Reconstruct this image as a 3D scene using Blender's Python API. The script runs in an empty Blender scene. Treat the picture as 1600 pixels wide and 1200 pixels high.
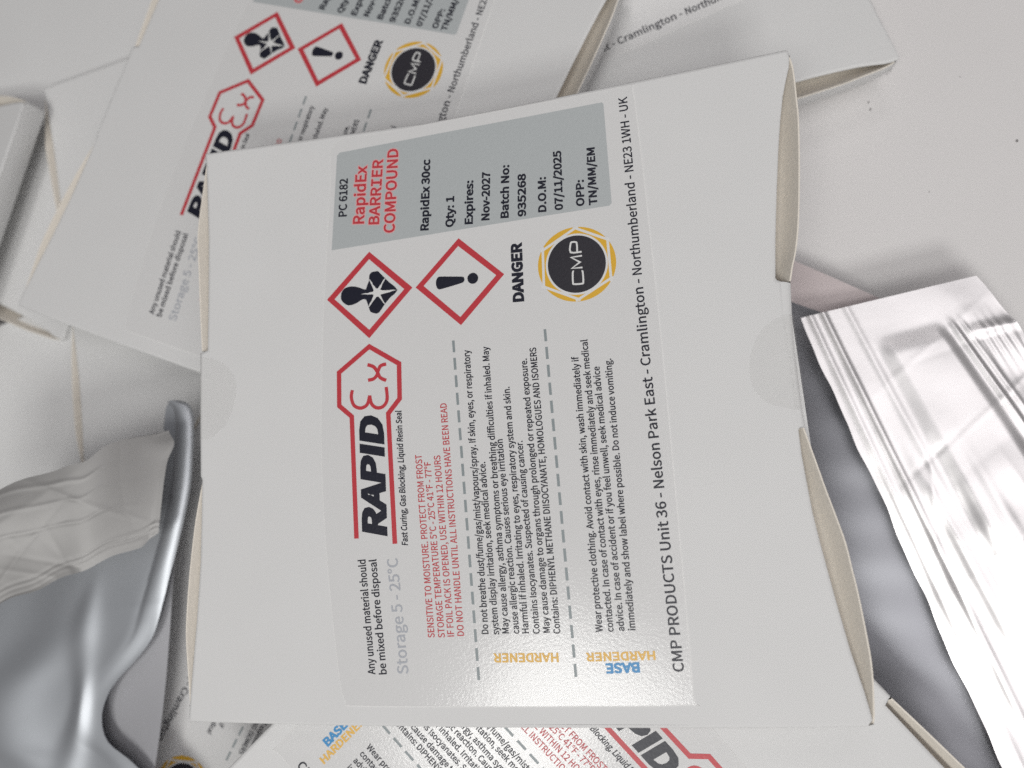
import bpy, math, random
from mathutils import Vector, Matrix
from mathutils.geometry import delaunay_2d_cdt

# ------------------------------------------------------------------ scene, camera, world, lamps
sc = bpy.context.scene
C = sc.collection
MM = 0.001
sc.view_settings.view_transform = 'Standard'
sc.view_settings.look = 'None'
sc.view_settings.exposure = -0.19
sc.view_settings.gamma = 1.0
sc.view_settings.use_curve_mapping = False
sc.render.engine = 'CYCLES'
sc.cycles.use_denoising = False
sc.cycles.max_bounces = 8

CAM = [[0.9723568, -0.0979085, -0.2119813], [-0.0742131, -0.9903548, 0.1170036], [-0.2213924, -0.0980375, -0.9702443]]          # rows: world axes in camera coordinates (x right, y down, z forward)
cd = bpy.data.cameras.new('camera')
cd.sensor_width = 36.0
cd.lens = 27.0
cd.clip_start = 0.005
cd.clip_end = 20.0
cd.dof.use_dof = True
cd.dof.focus_distance = 0.184
cd.dof.aperture_fstop = 9.0
cam = bpy.data.objects.new('camera', cd)
C.objects.link(cam)
m = Matrix(CAM)
cam.matrix_world = Matrix.Translation((0, 0, 0.18)) @ Matrix((
    (m[0][0], -m[0][1], -m[0][2]), (m[1][0], -m[1][1], -m[1][2]), (m[2][0], -m[2][1], -m[2][2]))).to_4x4()
sc.camera = cam

world = bpy.data.worlds.new('World')
sc.world = world
world.use_nodes = True
nt = world.node_tree
bg = nt.nodes['Background']
geo = nt.nodes.new('ShaderNodeTexCoord')
sep = nt.nodes.new('ShaderNodeSeparateXYZ')
ramp = nt.nodes.new('ShaderNodeValToRGB')
ramp.color_ramp.elements[0].position = 0.0
ramp.color_ramp.elements[0].color = (0.20, 0.165, 0.16, 1)
ramp.color_ramp.elements[1].position = 1.0
ramp.color_ramp.elements[1].color = (0.52, 0.53, 0.56, 1)
e = ramp.color_ramp.elements.new(0.55)
e.color = (0.36, 0.35, 0.36, 1)
nt.links.new(geo.outputs['Generated'], sep.inputs[0])
nt.links.new(sep.outputs['Z'], ramp.inputs[0])
nt.links.new(ramp.outputs[0], bg.inputs[0])
bg.inputs[1].default_value = 0.27


def ceiling_lamp(loc, target, sx, sy, power, color, name):
    l = bpy.data.lights.new(name, 'AREA')
    l.shape = 'RECTANGLE'
    l.size = sx
    l.size_y = sy
    l.energy = power
    l.color = color
    o = bpy.data.objects.new(name, l)
    o.location = loc
    o.rotation_euler = (Vector(target) - Vector(loc)).to_track_quat('-Z', 'Y').to_euler()
    C.objects.link(o)


ceiling_lamp((-0.24, -0.50, 1.25), (0, 0, 0), 0.36, 0.30, 4.6, (1.0, 0.995, 0.965), 'ceiling_lamp')
ceiling_lamp((0.14, -1.00, 1.25), (0, 0, 0), 0.40, 0.30, 7.5, (1.0, 0.995, 0.97), 'ceiling_lamp')
ceiling_lamp((0.56, -0.08, 1.25), (0.05, 0, 0), 1.05, 1.15, 6.1, (1.0, 0.968, 0.97), 'ceiling_lamp')
ceiling_lamp((0.10, 1.00, 1.25), (0, 0, 0), 0.60, 0.30, 1.2, (1.0, 0.95, 0.95), 'ceiling_lamp')

# ------------------------------------------------------------------ materials


def material(name, color, rough=0.5, metal=0.0, spec=0.5, bump=0.0, bscale=400.0, tint=0.0, tscale=60.0, coat=0.0, alpha=1.0,
             bdist=0.0002, rvar=0.0):
    mt = bpy.data.materials.new(name)
    mt.use_nodes = True
    n = mt.node_tree
    b = n.nodes['Principled BSDF']
    b.inputs['Base Color'].default_value = (*color, 1)
    b.inputs['Roughness'].default_value = rough
    b.inputs['Metallic'].default_value = metal
    b.inputs['Specular IOR Level'].default_value = spec
    b.inputs['Coat Weight'].default_value = coat
    b.inputs['Coat Roughness'].default_value = 0.12
    b.inputs['Alpha'].default_value = alpha
    tc = n.nodes.new('ShaderNodeTexCoord')
    if tint > 0:
        no = n.nodes.new('ShaderNodeTexNoise')
        no.inputs['Scale'].default_value = tscale
        no.inputs['Detail'].default_value = 6
        n.links.new(tc.outputs['Object'], no.inputs['Vector'])
        mx = n.nodes.new('ShaderNodeMix')
        mx.data_type = 'RGBA'
        mx.inputs[6].default_value = (*[c * (1 - tint) for c in color], 1)
        mx.inputs[7].default_value = (*[min(1, c * (1 + tint)) for c in color], 1)
        n.links.new(no.outputs['Fac'], mx.inputs[0])
        n.links.new(mx.outputs[2], b.inputs['Base Color'])
    if rvar > 0:
        nr = n.nodes.new('ShaderNodeTexNoise')
        nr.inputs['Scale'].default_value = 45
        nr.inputs['Detail'].default_value = 4
        n.links.new(tc.outputs['Object'], nr.inputs['Vector'])
        mr = n.nodes.new('ShaderNodeMapRange')
        mr.inputs[3].default_value = rough - rvar
        mr.inputs[4].default_value = rough + rvar
        n.links.new(nr.outputs['Fac'], mr.inputs[0])
        n.links.new(mr.outputs[0], b.inputs['Roughness'])
    if bump > 0:
        nb = n.nodes.new('ShaderNodeTexNoise')
        nb.inputs['Scale'].default_value = bscale
        nb.inputs['Detail'].default_value = 3
        n.links.new(tc.outputs['Object'], nb.inputs['Vector'])
        bp = n.nodes.new('ShaderNodeBump')
        bp.inputs['Strength'].default_value = bump
        bp.inputs['Distance'].default_value = bdist
        n.links.new(nb.outputs['Fac'], bp.inputs['Height'])
        n.links.new(bp.outputs[0], b.inputs['Normal'])
    return mt


MAT = {
    'card': material('white_card', (0.775, 0.775, 0.77), 0.55, spec=0.35, bump=0.05, bscale=900, tint=0.035, tscale=38, bdist=0.0003),
    'inner_card': material('raw_card', (0.89, 0.83, 0.74), 0.85, spec=0.2, bump=0.3, bscale=1500, tint=0.06, tscale=900),
    'label_paper': material('label_paper', (0.772, 0.77, 0.765), 0.16, spec=0.5, bump=0.16, bscale=1700, tint=0.012, tscale=400, bdist=0.00015),
    'grey_ink': material('grey_ink', (0.50, 0.53, 0.535), 0.36, bump=0.22, bscale=1400, tint=0.02, tscale=1200, bdist=0.00025),
    'black_ink': material('black_ink', (0.012, 0.013, 0.026), 0.38, bump=0.2, bscale=1400),
    'charcoal_ink': material('charcoal_ink', (0.03, 0.028, 0.036), 0.38, bump=0.2, bscale=1400),
    'red_ink': material('red_ink', (0.58, 0.05, 0.065), 0.38, bump=0.2, bscale=1400),
    'pink_ink': material('pink_ink', (0.85, 0.46, 0.46), 0.38),
    'pale_ink': material('pale_ink', (0.46, 0.48, 0.52), 0.38),
    'dash_ink': material('dash_ink', (0.29, 0.33, 0.34), 0.38, tint=0.1, tscale=1500),
    'yellow_ink': material('yellow_ink', (0.86, 0.52, 0.10), 0.38),
    'amber_ink': material('amber_ink', (0.80, 0.47, 0.045), 0.38),
    'blue_ink': material('blue_ink', (0.05, 0.30, 0.62), 0.38),
    'white_ink': material('white_ink', (0.80, 0.80, 0.79), 0.36, bump=0.22, bscale=1400, bdist=0.00025),
    'clear_film': material('clear_film', (0.62, 0.61, 0.58), 0.25, spec=0.4, alpha=0.08),
    'table_top': material('table_top', (0.80, 0.782, 0.775), 0.42, spec=0.4, bump=0.1, bscale=500, tint=0.03, tscale=25),
    'pearl_foil': material('pearl_foil', (0.97, 0.945, 0.95), 0.36, metal=0.80, bump=0.12, bscale=60, bdist=0.0008, rvar=0.06),
    'silver_foil': material('silver_foil', (0.33, 0.335, 0.36), 0.40, metal=0.95, bump=0.014, bscale=55, bdist=0.0008, rvar=0.05),
    'matte_film': material('matte_film', (0.29, 0.285, 0.28), 0.45, metal=0.25, bump=0.12, bscale=70, bdist=0.0006, rvar=0.06),
    'mirror_foil': material('mirror_foil', (0.60, 0.625, 0.66), 0.50, metal=0.80, bump=0.08, bscale=40, bdist=0.0008, rvar=0.04),
    'pink_film': material('pink_film', (0.68, 0.60, 0.60), 0.38, metal=0.15, bump=0.08, bscale=60, bdist=0.0006),
    'satin_foil': material('satin_foil', (0.52, 0.52, 0.545), 0.5, metal=0.45, bump=0.06, bscale=55, bdist=0.0008),
    'cut_edge': material('cut_edge', (0.88, 0.875, 0.86), 0.5),
    'dark_speck': material('dark_speck', (0.12, 0.11, 0.11), 0.8),
}

# ------------------------------------------------------------------ measured shapes, in millimetres on the carton's top panel
PANEL = [(-120.71,93.73),(-113.63,93.54),(-82.83,92.28),(-57.73,91.18),(-34.0,91.5),(-2.08,92.32),(17.52,92.88),(31.74,93.38),(32.25,92.81),(32.35,91.2),(31.98,89.07),(30.91,85.81),(29.87,82.24),(28.72,76.67),(27.56,69.9),(26.06,59.7),(24.55,48.55),(23.6,39.83),(23.83,39.36),(24.87,38.77),(24.66,31.11),(24.7,24.8),(24.82,19.12),(24.96,14.2),(25.07,9.75),(25.01,5.62),(24.68,5.08),(24.75,-0.3),(25.08,-5.67),(25.58,-12.93),(26.41,-19.59),(28.12,-31.42),(29.9,-42.45),(31.64,-50.74),(32.31,-54.64),(32.56,-56.71),(31.53,-57.99),(17.84,-58.21),(-2.16,-58.22),(-50.46,-57.95),(-90.25,-57.32),(-110.97,-56.79),(-129.57,-56.24),(-130.0,-55.3),(-129.12,-46.97),(-127.07,-30.76),(-125.61,-16.56),(-125.04,-6.91),(-124.41,4.68),(-124.8,5.54),(-124.63,13.09),(-124.44,20.54),(-124.15,30.09),(-123.87,38.36),(-121.73,39.0),(-121.12,52.38),(-120.49,69.16),(-120.43,80.52),(-120.43,90.01)]
N_TOP = 8
RTAB = [[(24.87,38.77),(24.66,31.11),(24.7,24.8),(24.82,19.12),(24.96,14.2),(25.07,9.75),(25.01,5.62)],[(26.83,38.37),(26.32,31.35),(25.99,24.66),(25.97,19.0),(26.03,14.1),(26.07,9.65),(26.27,6.08)]]
FLAP_RU = [(32.56,91.79),(33.0,89.42),(33.07,85.55),(32.98,81.66),(32.88,77.01),(32.2,69.1),(31.23,60.4),(30.02,51.52),(28.82,45.7),(27.73,42.12),(26.88,38.81)]
FLAP_RL = [(26.01,5.53),(27.56,-1.37),(29.09,-8.4),(30.45,-14.06),(31.72,-19.87),(32.37,-25.32),(32.98,-30.45),(33.73,-40.25),(33.91,-47.0),(33.28,-55.42),(32.83,-57.61)]
FLAP_LU = [(-120.77,91.9),(-122.21,83.52),(-123.65,75.2),(-124.2,69.69),(-124.15,61.62),(-124.11,50.28),(-123.94,39.06)]
FLAP_LL = [(-124.48,5.52),(-127.08,-5.46),(-129.03,-17.71),(-130.27,-28.23),(-130.75,-35.31),(-130.57,-42.35),(-130.11,-52.48)]
SEAL_R = [(24.56,30.97),(22.29,30.36),(19.58,28.46),(17.45,25.46),(15.98,21.5),(15.68,18.02),(16.31,14.75),(18.37,12.09),(21.74,10.34),(25.17,9.45)]
SEAL_RF = [(24.66,31.11),(24.82,19.12),(25.05,9.6)]
SEAL_L = [(-124.56,15.28),(-121.23,15.51),(-116.98,18.36),(-114.19,23.17),(-113.26,28.17),(-114.25,32.01),(-117.17,35.06),(-120.56,36.62),(-123.9,37.32)]
LABEL = [(-82.21,90.05),(-68.31,90.45),(-40.7,90.86),(-17.82,91.18),(-4.78,91.36),(-3.99,89.9),(-3.52,76.81),(-3.31,59.57),(-3.05,26.37),(-3.22,-3.93),(-3.39,-28.88),(-3.77,-50.97),(-4.68,-53.14),(-30.07,-53.33),(-60.57,-53.07),(-84.63,-52.72),(-86.58,-51.65),(-87.82,-46.21),(-89.19,-26.26),(-89.89,-5.78),(-89.64,13.54),(-88.32,33.19),(-87.3,46.5),(-85.56,63.34),(-83.79,80.44)]
GREY = [(-81.66,86.42),(-80.9,87.17),(-11.75,88.31),(-11.32,87.82),(-11.54,62.72),(-12.05,62.16),(-84.32,61.13)]
DIA = [[[(-86.27,48.23),(-73.98,59.32),(-62.91,48.49),(-75.18,36.88)],[(-84.4,48.09),(-74.11,57.59),(-64.85,48.36),(-75.07,38.79)]],[[(-62.08,48.37),(-50.07,59.48),(-39.09,48.78),(-50.9,37.42)],[(-60.2,48.49),(-50.3,57.74),(-40.86,48.8),(-50.93,39.23)]]]
BODY = [(-82.36,48.69),(-82.07,49.76),(-81.19,50.6),(-79.84,50.9),(-78.36,50.71),(-77.06,50.23),(-75.94,49.68),(-75.38,49.67),(-75.03,50.6),(-74.51,51.57),(-74.43,51.94),(-74.26,53.18),(-73.56,53.88),(-72.08,53.93),(-71.7,53.73),(-70.23,52.02),(-69.01,50.61),(-66.88,48.37),(-68.92,46.7),(-70.47,45.18),(-72.21,43.15),(-73.35,43.1),(-74.47,43.64),(-74.81,44.62),(-74.94,45.1),(-75.44,46.73),(-75.75,47.02),(-76.41,47.1),(-77.42,46.66),(-78.77,46.13),(-80.44,46.02),(-81.72,46.87),(-82.28,47.73)]
STAR = [(-72.4,48.32),[(-76.93,48.48),(-74.41,52.19),(-70.01,51.93),(-66.81,48.4),(-70.41,45.05),(-74.99,44.86)],[(-73.73,49.15),(-72.56,49.56),(-71.22,49.08),(-71.11,48.0),(-72.14,47.19),(-73.42,47.73)]]
BANG = [(-56.68,48.56),(-56.59,49.47),(-56.13,50.18),(-55.42,50.34),(-52.77,49.99),(-49.84,49.58),(-49.36,49.27),(-49.24,48.73),(-49.53,48.16),(-50.1,47.96),(-52.95,47.47),(-55.54,47.09),(-56.2,47.23),(-56.57,47.77)]
DOT = [(-47.1,48.79),(-45.72,48.61)]
LOGO = [(-21.17,48.92),(-11.82,47.66),(-20.4,58.04),(-14.22,48.06),(-20.58,55.92)]
LOGOTXT = [(-19.92,43.86),(-19.52,54.11)]
LOGOHEX = [(-20.78,57.8),(-13.31,53.95),(-13.31,44.44),(-21.41,40.31),(-29.53,44.37),(-29.09,53.39)]
CMP = [[(-21.96,47.25),(-22.27,46.92),(-22.42,44.47),(-22.08,44.08),(-20.39,43.98),(-19.94,44.3),(-19.87,46.74),(-20.12,47.07)],[(-19.85,47.9),(-22.41,48.01),(-20.31,49.27),(-22.38,50.71),(-19.72,50.78)],[(-19.72,51.77),(-22.36,51.96),(-22.18,54.1),(-21.78,54.43),(-21.02,54.35),(-20.71,53.95),(-20.77,51.86)]]
OCT = [(-81.38,-12.79),(-81.01,17.47),(-84.28,20.51),(-83.9,28.98),(-75.31,34.76),(-67.6,29.59),(-67.96,20.8),(-71.19,17.38),(-71.39,-14.58)]
EX = [[(-80.47,24.15),(-80.87,22.42),(-80.25,20.25),(-78.47,19.4),(-76.68,20.15),(-75.89,22.34)],[(-75.89,22.34),(-75.47,20.15),(-74.09,19.06),(-72.4,19.3),(-71.29,20.89),(-71.34,24.06)],[(-76.09,26.24),(-74.63,26.43),(-73.68,27.25),(-73.25,28.35),(-72.52,29.53),(-71.0,29.83)],[(-76.05,30.18),(-74.46,29.5),(-73.51,28.15),(-72.81,26.59),(-71.24,25.7)]]
TXT_PANEL = [('PC 6182', (-79.79, 69.39), (-78.93, 79.84), 2.167, 'black_ink', 22, 0), ('RapidEx', (-75.12, 66.64), (-73.45, 82.25), 2.947, 'red_ink', 32, 0), ('BARRĪER', (-71.03, 65.87), (-68.91, 83.27), 2.742, 'red_ink', 32, 0), ('COMPOUND', (-66.93, 63.24), (-64.57, 85.62), 2.804, 'red_ink', 32, 0), ('RapidEx 30cc', (-57.85, 62.47), (-56.21, 81.15), 2.024, 'black_ink', 31, 0), ('Qty: 1', (-51.25, 62.51), (-50.53, 70.58), 1.955, 'black_ink', 31, 0), ('Expires:', (-46.24, 62.4), (-45.31, 73.91), 1.934, 'black_ink', 31, 0), ('Nov-2027', (-41.92, 62.76), (-40.83, 75.36), 1.917, 'black_ink', 31, 0), ('Batch No:', (-37.02, 62.61), (-35.86, 76.41), 1.896, 'black_ink', 31, 0), ('935268', (-32.65, 62.53), (-31.88, 73.44), 1.875, 'black_ink', 31, 0), ('D.O.M:', (-27.54, 62.74), (-26.96, 71.84), 1.853, 'black_ink', 31, 0), ('07/11/2025', (-23.42, 62.77), (-22.68, 77.85), 1.839, 'black_ink', 31, 0), ('OPP:', (-18.18, 62.94), (-17.76, 69.65), 1.812, 'black_ink', 31, 0), ('TN/MM/EM', (-15.08, 62.86), (-14.47, 77.43), 1.804, 'black_ink', 31, 0)]
TXT_DANGER = [('DANGER', (-34.82, 41.28), (-34.29, 55.94), 2.449, 'black_ink', 44, 0)]
TXT_ADDR = [('CMP PRODUCTS Unit 36 - ', (-5.23, -46.17), (-5.69, -5.76), 2.313, 'black_ink', 13, 0), ('Nelson Park East - ', (-5.69, -5.76), (-6.04, 22.67), 2.26, 'black_ink', 13, 0), ('Cramlington - ', (-6.04, 22.67), (-6.1, 44.18), 2.188, 'black_ink', 13, 0), ('Northumberland - ', (-6.1, 44.18), (-5.72, 69.54), 2.108, 'black_ink', 13, 0), ('NE23 1WH - UK', (-5.72, 69.54), (-5.58, 88.61), 2.024, 'black_ink', 13, 0)]
TXT_LOGO = [('RAPID', (-73.68, -12.94), (-72.96, 16.63), 5.661, 'black_ink', 44, 0.2), ('Fast Curing, Gas Blocking, Liquid Resin Seal', (-68.07, -15.24), (-67.71, 17.79), 1.502, 'black_ink', 20, 0.12)]
TXT_STORE = [('Any unused material should', (-78.39, -45.31), (-79.35, -17.81), 1.84, 'black_ink', 16, 0), ('be mixed before disposal', (-75.43, -45.52), (-76.49, -17.95), 1.828, 'black_ink', 16, 0), ('Storage 5 - 25°C', (-69.86, -45.46), (-70.97, -17.94), 2.707, 'pale_ink', 10, 0)]
TXT_WARN = [('SENSITIVE TO MOISTURE. PROTECT FROM FROST', (-62.7, -37.16), (-63.13, 6.59), 1.63, 'red_ink', 10, 0), ('STORAGE TEMPERATURE 5°C - 25°C 41°F - 77°F', (-60.14, -37.23), (-60.94, 4.69), 1.62, 'red_ink', 10, 0), ('IF FOIL PACK IS OPENED, USE WITHIN 12 HOURS', (-57.82, -37.14), (-58.38, 6.06), 1.612, 'red_ink', 10, 0), ('DO NOT HANDLE UNTIL ALL INSTRUCTIONS HAVE BEEN READ', (-55.36, -37.06), (-55.92, 18.66), 1.61, 'red_ink', 10, 0)]
TXT_HAZ = [('Do not breathe dust/fume/gas/mist/vapours/spray. If skin, eyes, or respiratory', (-49.37, -36.79), (-49.16, 31.05), 1.593, 'black_ink', 17, 0), ('system display irritation, seek medical advice.', (-46.81, -36.86), (-47.21, 3.64), 1.57, 'black_ink', 17, 0), ('May cause allergy, asthma symptoms or breathing difficulties if inhaled. May', (-44.41, -36.78), (-44.38, 31.37), 1.575, 'black_ink', 17, 0), ('cause allergic reaction. Causes serious eye irritation', (-41.95, -36.85), (-42.53, 8.74), 1.555, 'black_ink', 17, 0), ('Harmful if inhaled. Irritating to eyes, respiratory system and skin.', (-39.67, -36.91), (-39.88, 21.14), 1.552, 'black_ink', 17, 0), ('Contains Isocyanates. Suspected of causing cancer.', (-37.09, -36.99), (-37.7, 7.95), 1.537, 'black_ink', 17, 0), ('May cause damage to organs through prolonged or repeated exposure.', (-34.66, -36.91), (-35.12, 27.53), 1.538, 'black_ink', 17, 0), ('Contains: DIPHENYL METHANE DIISOCYANATE, HOMOLOGUES AND ISOMERS', (-32.28, -37.12), (-32.67, 29.93), 1.53, 'black_ink', 17, 0)]
TXT_CARE = [('Wear protective clothing. Avoid contact with skin, wash immediately if', (-22.5, -36.97), (-22.69, 26.54), 1.538, 'black_ink', 17, 0), ('contacted. In case of contact with eyes, rinse immediately and seek medical', (-20.02, -37.04), (-20.2, 30.49), 1.531, 'black_ink', 17, 0), ('advice. In case of accident or if you feel unwell, seek medical advice', (-17.55, -36.97), (-17.92, 23.78), 1.518, 'black_ink', 17, 0), ('immediately and show label where possible. Do not induce vomiting.', (-15.1, -36.9), (-15.03, 25.39), 1.509, 'black_ink', 17, 0)]
TXT_HARD = [('HARDENER', (-32.93, -41.4), (-48.45, -41.19), 1.9, 'yellow_ink', 26, 0), ('HARDENER', (-10.99, -41.49), (-26.71, -41.54), 1.802, 'yellow_ink', 26, 0), ('BASE', (-14.75, -43.91), (-22.54, -44.03), 2.014, 'blue_ink', 36, 0)]
DASH = [((-52.49,-47.07),(-53.14,33.82),19),((-29.48,-46.8),(-30.14,34.03),19)]
POSES = [([[0.925876,0.377826,-0.000832],[-0.377134,0.924308,0.058513],[0.022877,-0.053862,0.998286]],[-67.78,70.17,-26.61]),([[0.255455,0.966707,0.014849],[-0.966821,0.255425,0.003924],[1e-06,-0.015359,0.999882]],[-28.35,116.44,-45.56]),([[-0.758447,0.649573,0.053039],[-0.651351,-0.758278,-0.027489],[0.022363,-0.055396,0.998214]],[-79.06,-108.23,-11.06]),([[-0.849451,-0.527642,0.005092],[0.527667,-0.849406,0.008744],[-0.000288,0.010115,0.999949]],[-155.4,-36.14,-43.43])]
POSES2 = [([[0.388566,-0.887295,-0.248443],[0.921421,0.374175,0.104769],[0.0,-0.26963,0.962964]],[-278.01,134.08,-49.5]),([[-0.352219,0.935918,0.0],[-0.935918,-0.352219,0.0],[0.0,0.0,1.0]],[-290.46,123.18,-51.0]),([[0.982872,-0.18429,0.0],[0.18429,0.982872,-0.0],[0.0,0.0,1.0]],[-215.95,-18.57,-54.0]),([[0.984792,-0.173735,-0.0],[0.173735,0.984792,0.0],[0.0,-0.0,1.0]],[-82.26,82.34,-45.5])]
R1 = [(34.53,37.34,-44.0),(79.68,43.53,-44.0),(73.88,-99.85,-40.0),(135.14,-63.24,-40.0)]
R2 = [(14.09,71.88,-58.0),(56.63,41.5,-49.0),(-9.31,-105.43,-58.0),(78.31,-97.55,-45.0)]
L1 = [(-212.4,-4.22,9.0),(-145.41,20.87,-9.0),(-215.39,-34.44,6.0),(-151.0,-9.28,-9.0)]
L2R = [(-149.19,30.08,-27.0),(-146.34,28.63,-27.0),(-145.09,25.95,-27.0),(-144.76,22.0,-27.0),(-145.18,15.21,-27.0),(-146.4,3.69,-27.0),(-150.05,-9.48,-27.0),(-154.55,-22.53,-27.0),(-157.63,-31.82,-27.0),(-161.12,-40.13,-27.0),(-166.76,-46.51,-27.0),(-173.09,-51.98,-27.0),(-176.97,-56.58,-27.0),(-179.3,-63.06,-27.0),(-177.17,-70.44,-27.0),(-166.94,-77.68,-27.0),(-149.24,-95.13,-27.0)]
L2L = [(-151.42,30.29,-27.0),(-154.14,29.35,-27.0),(-155.11,26.86,-27.0),(-155.65,22.94,-27.0),(-157.16,16.17,-27.0),(-168.71,5.23,-27.0),(-201.62,-6.57,-27.0),(-231.07,-19.16,-27.0),(-241.06,-28.88,-27.0),(-246.0,-37.8,-27.0),(-245.87,-44.83,-27.0),(-245.75,-50.81,-27.0),(-245.66,-55.77,-27.0),(-245.52,-62.68,-27.0),(-245.37,-70.51,-27.0),(-245.23,-78.28,-27.0),(-244.86,-97.46,-27.0)]
SPECKS = [(64.23,104.0,0.35),(64.5,101.7,0.4),(102.25,85.18,0.45),(77.37,73.61,0.2),(90.03,107.25,0.18)]
RIDGE = [-180.57,-21.39,-0.1622,-0.9868,1.35]
L3 = [(-212.43,8.07,-33.0),(-150.24,17.72,-33.0),(-224.26,-102.28,-30.5),(-167.35,-100.71,-30.5)]
LIFT = 0.55          # how far the top panel bows up in its middle, mm


def bow(x, y):
    a = 1 - ((x + 47) / 78.0) ** 2
    b = 1 - ((y - 18) / 77.0) ** 2
    return LIFT * max(a, 0) * max(b, 0) + 0.05 * math.sin(x * 0.10 + 1) * math.sin(y * 0.085)


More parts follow.
